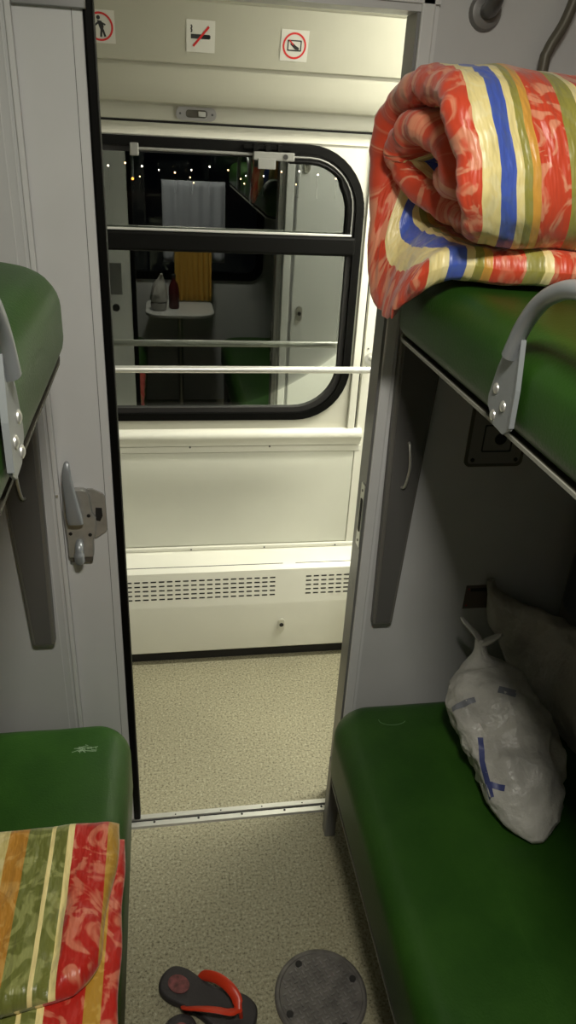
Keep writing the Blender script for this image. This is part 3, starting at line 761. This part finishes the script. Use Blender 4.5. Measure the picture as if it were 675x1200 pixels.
# ================================================================ PLASTIC BAGS
def sack(axis, rad, seg=40, n=9, seed=0, zmin=None, flat=1.0, pleat=.0):
    A = smoothpath(axis, n); R = smoothpath([(r, r2_, 0) for r, r2_ in rad], n)
    bm = bmesh.new(); rings = []
    for i, p in enumerate(A):
        t = (A[min(i+1, len(A)-1)]-A[max(i-1, 0)]).normalized()
        s_ = t.cross(Vector((0, 0, 1))).normalized(); u_ = s_.cross(t).normalized()
        rg = []
        for k in range(seg):
            a = 2*PI*k/seg
            ra, rb_ = max(.003, R[i].x), max(.003, R[i].y)
            d = s_*math.cos(a)*ra+u_*math.sin(a)*rb_
            big = nz(p+d, 9, seed)*.16+nz(p+d, 24, seed)*.10+nz(p+d, 55, seed)*.035
            crease = -abs(nz((a*2.2, i*.09, seed), 1.6))*.18*pleat-abs(nz((a*5, i*.05, seed), 1.3))*.10*pleat
            q = p+d*(1+big+crease)
            if zmin is not None and q.z < zmin: q.z = zmin+(q.z-zmin)*.02
            rg.append(bm.verts.new(q))
        rings.append(rg)
    bridge(bm, rings); bm.faces.new(rings[0]); bm.faces.new(rings[-1]); return bm
pb = thing('plastic_bag', (.76, 1.17, .472), 'knotted white plastic bag with blue print on the right lower berth', 'bag')
bm = sack([(.745, 1.360, .700), (.740, 1.345, .670), (.742, 1.325, .635), (.748, 1.270, .600), (.757, 1.200, .570), (.760, 1.12, .545), (.752, 1.05, .520), (.745, .99, .497), (.742, .955, .485)],
          [(.016, .014), (.022, .020), (.080, .055), (.112, .088), (.118, .098), (.112, .092), (.092, .072), (.055, .036), (.014, .009)], seed=3, zmin=.476, pleat=1)
body = obj('bag_body', bm, M_bag, pb, smooth=60)
bm = bmesh.new()
ear = sack([(.748, 1.36, .690), (.728, 1.368, .715), (.706, 1.375, .738), (.692, 1.385, .752)], [(.016, .006), (.018, .006), (.013, .005), (.004, .003)], seg=16, n=5, seed=8, pleat=1)
merge(bm, ear)
ear = sack([(.748, 1.355, .695), (.768, 1.34, .720), (.778, 1.33, .735)], [(.018, .008), (.017, .007), (.006, .004)], seg=16, n=5, seed=9, pleat=1)
merge(bm, ear)
obj('knotted_handle', bm, M_bag, pb, smooth=60)
# blue print laid onto the bag's skin
bt = bvh(body)
M_blue = mat('blue_print', (.06, .075, .22), .4); M_blue2 = mat('pale_blue_print', (.20, .21, .24), .4)
def onbag(pts, wd, name, mt, o=Vector((0, 0, CAMZ))):
    bm = bmesh.new(); src = Vector((.30, .85, 1.25)); rows = []
    P = [Vector(p) for p in pts]
    Q = []
    for a, b_ in zip(P, P[1:]):
        for k in range(10): Q.append(a.lerp(b_, k/10))
    Q.append(P[-1])
    for i, p in enumerate(Q):
        d = (Q[min(i+1, len(Q)-1)]-Q[max(i-1, 0)]).normalized(); view = (p-src).normalized(); sd = d.cross(view).normalized()
        row = []
        for e in (-1, 0, 1):
            q = p+sd*wd/2*e; h, nr, _, _ = bt.ray_cast(src, (q-src).normalized())
            if h is None: row = None; break
            row.append(h-(q-src).normalized()*.0015)
        if row: rows.append([bm.verts.new(v) for v in row])
    for a, b_ in zip(rows, rows[1:]):
        for j in range(2): bm.faces.new((a[j], a[j+1], b_[j+1], b_[j]))
    obj(name, bm, mt, pb, smooth=True)
onbag([(.672, 1.145, .60), (.660, 1.10, .58), (.655, 1.05, .565), (.652, 1.03, .56)], .012, 'printed_stroke', M_blue)
onbag([(.655, 1.055, .565), (.690, 1.035, .56)], .012, 'printed_stroke', M_blue)
onbag([(.640, 1.235, .60), (.690, 1.225, .63)], .014, 'printed_stroke', M_blue2)
onbag([(.740, 1.22, .66), (.775, 1.205, .66)], .018, 'printed_stroke', M_blue2)

pb2 = sack([(.795, 1.470, .800), (.805, 1.460, .765), (.855, 1.425, .700), (.930, 1.34, .640), (.955, 1.20, .610), (.958, 1.05, .590), (.955, .93, .56), (.95, .88, .54)],
           [(.010, .010), (.024, .018), (.042, .075), (.055, .120), (.058, .125), (.056, .105), (.05, .07), (.01, .015)], seed=21, zmin=.476, pleat=.6)
tag(obj('plastic_sack', pb2, M_bag2, None, smooth=60), 'dull translucent grey sack slumped against the wall behind the white bag', 'bag')

# ================================================================ FLIP-FLOPS
M_sole = mat('charcoal_foam', (.030, .026, .027), .6, bump=.15, bscale=120)
M_strap = mat('red_orange_rubber', (.62, .045, .015), .35)
M_logo = mat('worn_pinkish_print', (.17, .05, .05), .6, var=.5, vscale=90)
def sole_outline(L_):
    c = [(0, 0), (.012, .030), (.045, .041), (.09, .037), (.13, .036), (.175, .045), (.215, .048), (.245, .035), (.256, .006), (.248, -.025), (.215, -.042), (.175, -.043), (.13, -.036), (.09, -.034), (.045, -.038), (.012, -.028)]
    return [(p[0]*L_/.256, p[1]) for p in [(q.x, q.y) for q in smoothpath([(a, b_, 0) for a, b_ in c], 4, True)]]
def flipflop(x, y, ang, label, mir=1, strap=True):
    t = thing('flip_flop', (x, y, 0), label, 'sandal')
    R_ = Matrix.Translation((x, y, 0)) @ Matrix.Rotation(ang, 4, 'Z') @ Matrix.Diagonal((1, mir, 1, 1))
    o_ = sole_outline(.240)
    def ins(o, d):
        cx, cy_ = .128, 0
        out_ = []
        n = len(o)
        for i in range(n):
            a, b_ = Vector(o[i-1]), Vector(o[(i+1) % n]); tt = (b_-a).normalized(); nn_ = Vector((tt.y, -tt.x))
            if nn_.dot(Vector((cx, cy_))-Vector(o[i])) < 0: nn_ = -nn_
            out_.append(Vector(o[i])+nn_*d)
        return out_
    bm = bmesh.new(); rings = []
    for d, z in ((.004, .001), (0, .004), (.0, .016), (.0015, .0195), (.005, .0215), (.012, .0212), (.022, .0203)):
        rings.append([bm.verts.new((p[0], p[1], z+.003*max(0, 1-p[0]/.1))) for p in ins(o_, d)])
    bridge(bm, rings); bm.faces.new(rings[0]); bm.faces.new(rings[-1]); bm.transform(R_); obj('sole', bm, M_sole, t, smooth=40)
    bm = bmesh.new(); prism(bm, [(.046+.026*math.cos(a), .0+.020*math.sin(a)) for a in [2*PI*k/20 for k in range(20)]], 'z', .0225, .0242); bm.transform(R_); obj('heel_print', bm, M_logo, t)
    for s in (1, -1):
        path = smoothpath([(.085, s*.034, .014), (.092, s*.040, .028), (.125, s*.037, .048), (.160, s*.028, .056), (.186, s*.017, .050), (.199, 0, .042)], 6)
        bm = bmesh.new(); rings = []
        for i, p in enumerate(path):
            tt = (path[min(i+1, len(path)-1)]-path[max(i-1, 0)]).normalized(); side = tt.cross(Vector((0, -s*.55, .85))).normalized(); up = side.cross(tt).normalized()
            wd = .0115 if i < len(path)-4 else .009
            rings.append([bm.verts.new(p+side*wd*math.cos(a)+up*.0042*math.sin(a)) for a in [2*PI*k/10 for k in range(10)]])
        bridge(bm, rings); bm.faces.new(rings[0]); bm.faces.new(rings[-1]); bm.transform(R_); obj('strap', bm, M_strap, t, smooth=True)
    bm = bmesh.new(); tube(bm, [(.203, 0, .042), (.206, 0, .030), (.207, 0, .020)], [.006, .0045, .0045], 12); bm.transform(R_); obj('toe_post', bm, M_strap, t, smooth=True)
flipflop(-.042, 1.055, math.radians(-33), 'dark flip flop with a red strap lying fully in view on the floor')
flipflop(-.008, .966, math.radians(-80), 'dark flip flop mostly cut off at the bottom of the picture, nearest the camera', -1)

# ================================================================ FLOOR HATCH
fh = thing('floor_hatch', (.320, .975, 0), 'round dark metal floor hatch cover with woven tread beside the right berth', 'hatch')
M_hatch = mat('worn_cast_metal', (.16, .15, .14), .5, metal=.45, var=.3, vscale=30)
M_hatch2 = mat('worn_tread_tops', (.22, .21, .205), .42, metal=.45, var=.3, vscale=30)
R0 = .107
obj('cover', lathe(bmesh.new(), (.320, .975, 0), [(R0, .0005), (R0, .006), (R0-.004, .0085), (R0-.010, .0085), (R0-.012, .0065), (.02, .0065)], 48), M_hatch, fh, smooth=30)
bm = bmesh.new(); pitch = .0125; rot = math.radians(20)
for i in range(-10, 11):
    for j in range(-10, 11):
        x, y = i*pitch, j*pitch
        if math.hypot(x, y) > R0-.018: continue
        l, ww = (.0052, .0022) if (i+j) % 2 else (.0022, .0052)
        t_ = bmesh.new(); B(t_, x-l, x+l, y-ww, y+ww, .0062, .0085, bev=.0008, seg=1)
        merge(bm, t_, 0, Matrix.Translation((.320, .975, 0)) @ Matrix.Rotation(rot, 4, 'Z'))
obj('tread_pattern', bm, M_hatch2, fh)
each('bolt_hole', [(.320+(R0-.022)*math.cos(a), .975+(R0-.022)*math.sin(a), .0065) for a in (2.05, 3.55, .3, 5.2)], 'z', .008, .0025, M_dark, fh, 14)

# ================================================================ OUTER END OF THE COMPARTMENT (mirrored in the corridor glass)
bm = bmesh.new(); ringframe(bm, rrect(XL-.05, XR+.05, 0, 2.36, .0005, 8), rrect(-.36, .66, .86, 1.72, .08, 8), 'y', YE-.06, YE); struct('wall_back', bm, M_wall)
w2_ = struct('window_2', ringframe(bmesh.new(), rrect(-.38, .68, .84, 1.74, .09, 8), rrect(-.33, .63, .89, 1.69, .07, 8), 'y', YE-.03, YE+.012), M_black)
bm = bmesh.new(); bm.faces.new([bm.verts.new(p) for p in ((-.35, YE-.02, .87), (.65, YE-.02, .87), (.65, YE-.02, 1.71), (-.35, YE-.02, 1.71))]); struct('pane', bm, glass('outer_glazing', 1.8), w2_)
def curtain(x0, x1, z0, z1, y, amp, wl, M_, name, lab):
    bm = bmesh.new(); n = 90; rows = []
    for j in range(13):
        z = z1+(z0-z1)*j/12
        rows.append([bm.verts.new((x0+(x1-x0)*i/n, y+amp*(.6+.4*j/12)*math.sin(2*PI*(x1-x0)*i/n/wl+.3*math.sin(j*.4)), z)) for i in range(n+1)])
    for a, b_ in zip(rows, rows[1:]):
        for i in range(n): bm.faces.new((a[i], a[i+1], b_[i+1], b_[i]))
    o = obj(name, bm, M_, None, smooth=80)
    md = o.modifiers.new('thickness', 'SOLIDIFY'); md.thickness = .0015
    return tag(o, lab, 'curtain')
curtain(.02, .42, .96, 1.45, YE+.050, .010, .07, mat('white_curtain', (.42, .44, .50), .8), 'window_curtain', 'white curtain mirrored in the corridor window')
curtain(.09, .33, .722, 1.12, YE+.095, .015, .034, mat('yellow_curtain', (.62, .38, .07), .8), 'striped_curtain', 'yellow pleated curtain hanging behind the small table, mirrored in the window')
tb = thing('folding_table', (.10, -.3, 0), 'white compartment table with rounded front, mirrored in the corridor window', 'table')
obj('tabletop', prism(bmesh.new(), rrect(-.10, .33, YE+.012, -.06, .12), 'z', .690, .712, bev=.005), mat('white_laminate', (.70, .70, .68), .3), tb)
obj('table_leg', tube(bmesh.new(), [(.115, -.2, 0.001), (.115, -.2, .690)], .018, 14), M_steel, tb, smooth=True)
M_bottle = mat('dark_red_bottle', (.08, .012, .012), .2)
t = thing('drink_bottle', (.08, -.26, .712), 'dark bottle on the small table, mirrored in the window', 'bottle')
obj('body', lathe(bmesh.new(), (.08, -.26, .7125), [(.028, 0), (.033, .006), (.033, .12), (.026, .15), (.013, .17), (.012, .19)], 20), M_bottle, t, smooth=40)
obj('cap', lathe(bmesh.new(), (.08, -.26, .9025), [(.014, 0), (.014, .018), (.012, .02)], 16), M_ink, t, smooth=40)
bm = sack([(-.01, -.22, .715), (-.012, -.22, .76), (-.01, -.22, .84), (0, -.22, .90), (.005, -.22, .93)], [(.045, .045), (.062, .055), (.05, .05), (.02, .02), (.03, .008)], seed=30, zmin=.713, pleat=1)
tag(obj('snack_bag', bm, M_bag, None, smooth=60), 'pale crumpled bag on the small table, mirrored in the window', 'bag')

# ceiling lamps that give the light
M_lens = mat('opal_lens', (.8, .8, .75), .5)
def emit(name, col, s):
    M = bpy.data.materials.new(name); M.use_nodes = True; b = M.node_tree.nodes['Principled BSDF']
    b.inputs['Base Color'].default_value = (*col, 1); b.inputs['Emission Color'].default_value = (*col, 1); b.inputs['Emission Strength'].default_value = s; return M
for (x, y, z, a, b_, lab) in ((.15, .17, 2.345, .14, .11, 'ceiling lamp over the compartment'), (1.22, 1.86, 2.228, .50, .08, 'long ceiling lamp in the corridor, right of the doorway'), (-1.25, 1.86, 2.228, .17, .08, 'short extra ceiling lamp, unseen, in the corridor left of the doorway')):
    t = thing('ceiling_lamp', (x, y, z), lab, 'lamp')
    zc = 2.36 if z > 2.3 else 2.24
    obj('lamp_housing', ringframe(bmesh.new(), rrect(x-a, x+a, y-b_, y+b_, .01), rrect(x-a+.012, x+a-.012, y-b_+.012, y+b_-.012, .008), 'z', z-.005, zc), M_alu, t)
    obj('lamp_lens', prism(bmesh.new(), rrect(x-a+.012, x+a-.012, y-b_+.012, y+b_-.012, .008), 'z', z, z+.01), emit('lit_lens', (1, .95, .8), 1.2), t)

# ================================================================ NIGHT OUTSIDE
struct('ground', bx(-40, 60, 3.5, 90, -1.5, -1.4), mat('night_ground', (.02, .02, .02), .9))
E1 = emit('sodium_glow', (1, .62, .30), 9); E2 = emit('pale_glow', (1, .85, .7), 9); E3 = emit('orange_glow', (1, .35, .05), 5)
first = None
def lamp(x, y, z, r, M_):
    t = thing('distant_lamp', (x, y, -1.4), 'tiny glowing lamp on a thin post far outside the dark corridor window', 'lamp', 'distant lamps seen through the night window')
    obj('lamp_globe', lathe(bmesh.new(), (x, y, z), [(r*.3, -r), (r*.8, -r*.6), (r, 0), (r*.8, r*.6), (r*.3, r)], 10), M_, t, smooth=True)
    obj('lamp_post', tube(bmesh.new(), [(x, y, -1.4), (x, y, z-r)], .03, 6), M_dark, t)
rr = random.Random(5)
xs = [-2.35, -1.55, -.75, .05, .82, 1.62, 2.5, 3.4, 4.3, 5.2, 6.1, 7.0, 7.9, 8.9]
for i, x in enumerate(xs): lamp(x, 40+.4*rr.random(), -.36+.08*rr.random()+.15*math.sin(i*1.3), .032+.012*rr.random(), (E2, E1, E2)[i % 3])
for x, z in ((1.6, -.74), (1.78, -.98), (4.18, -.70), (4.36, -.92), (7.05, -.85), (-.9, -.8)): lamp(x, 41.5, z, .03, E1)
lamp(-1.20, 39.5, -.78, .06, E3)
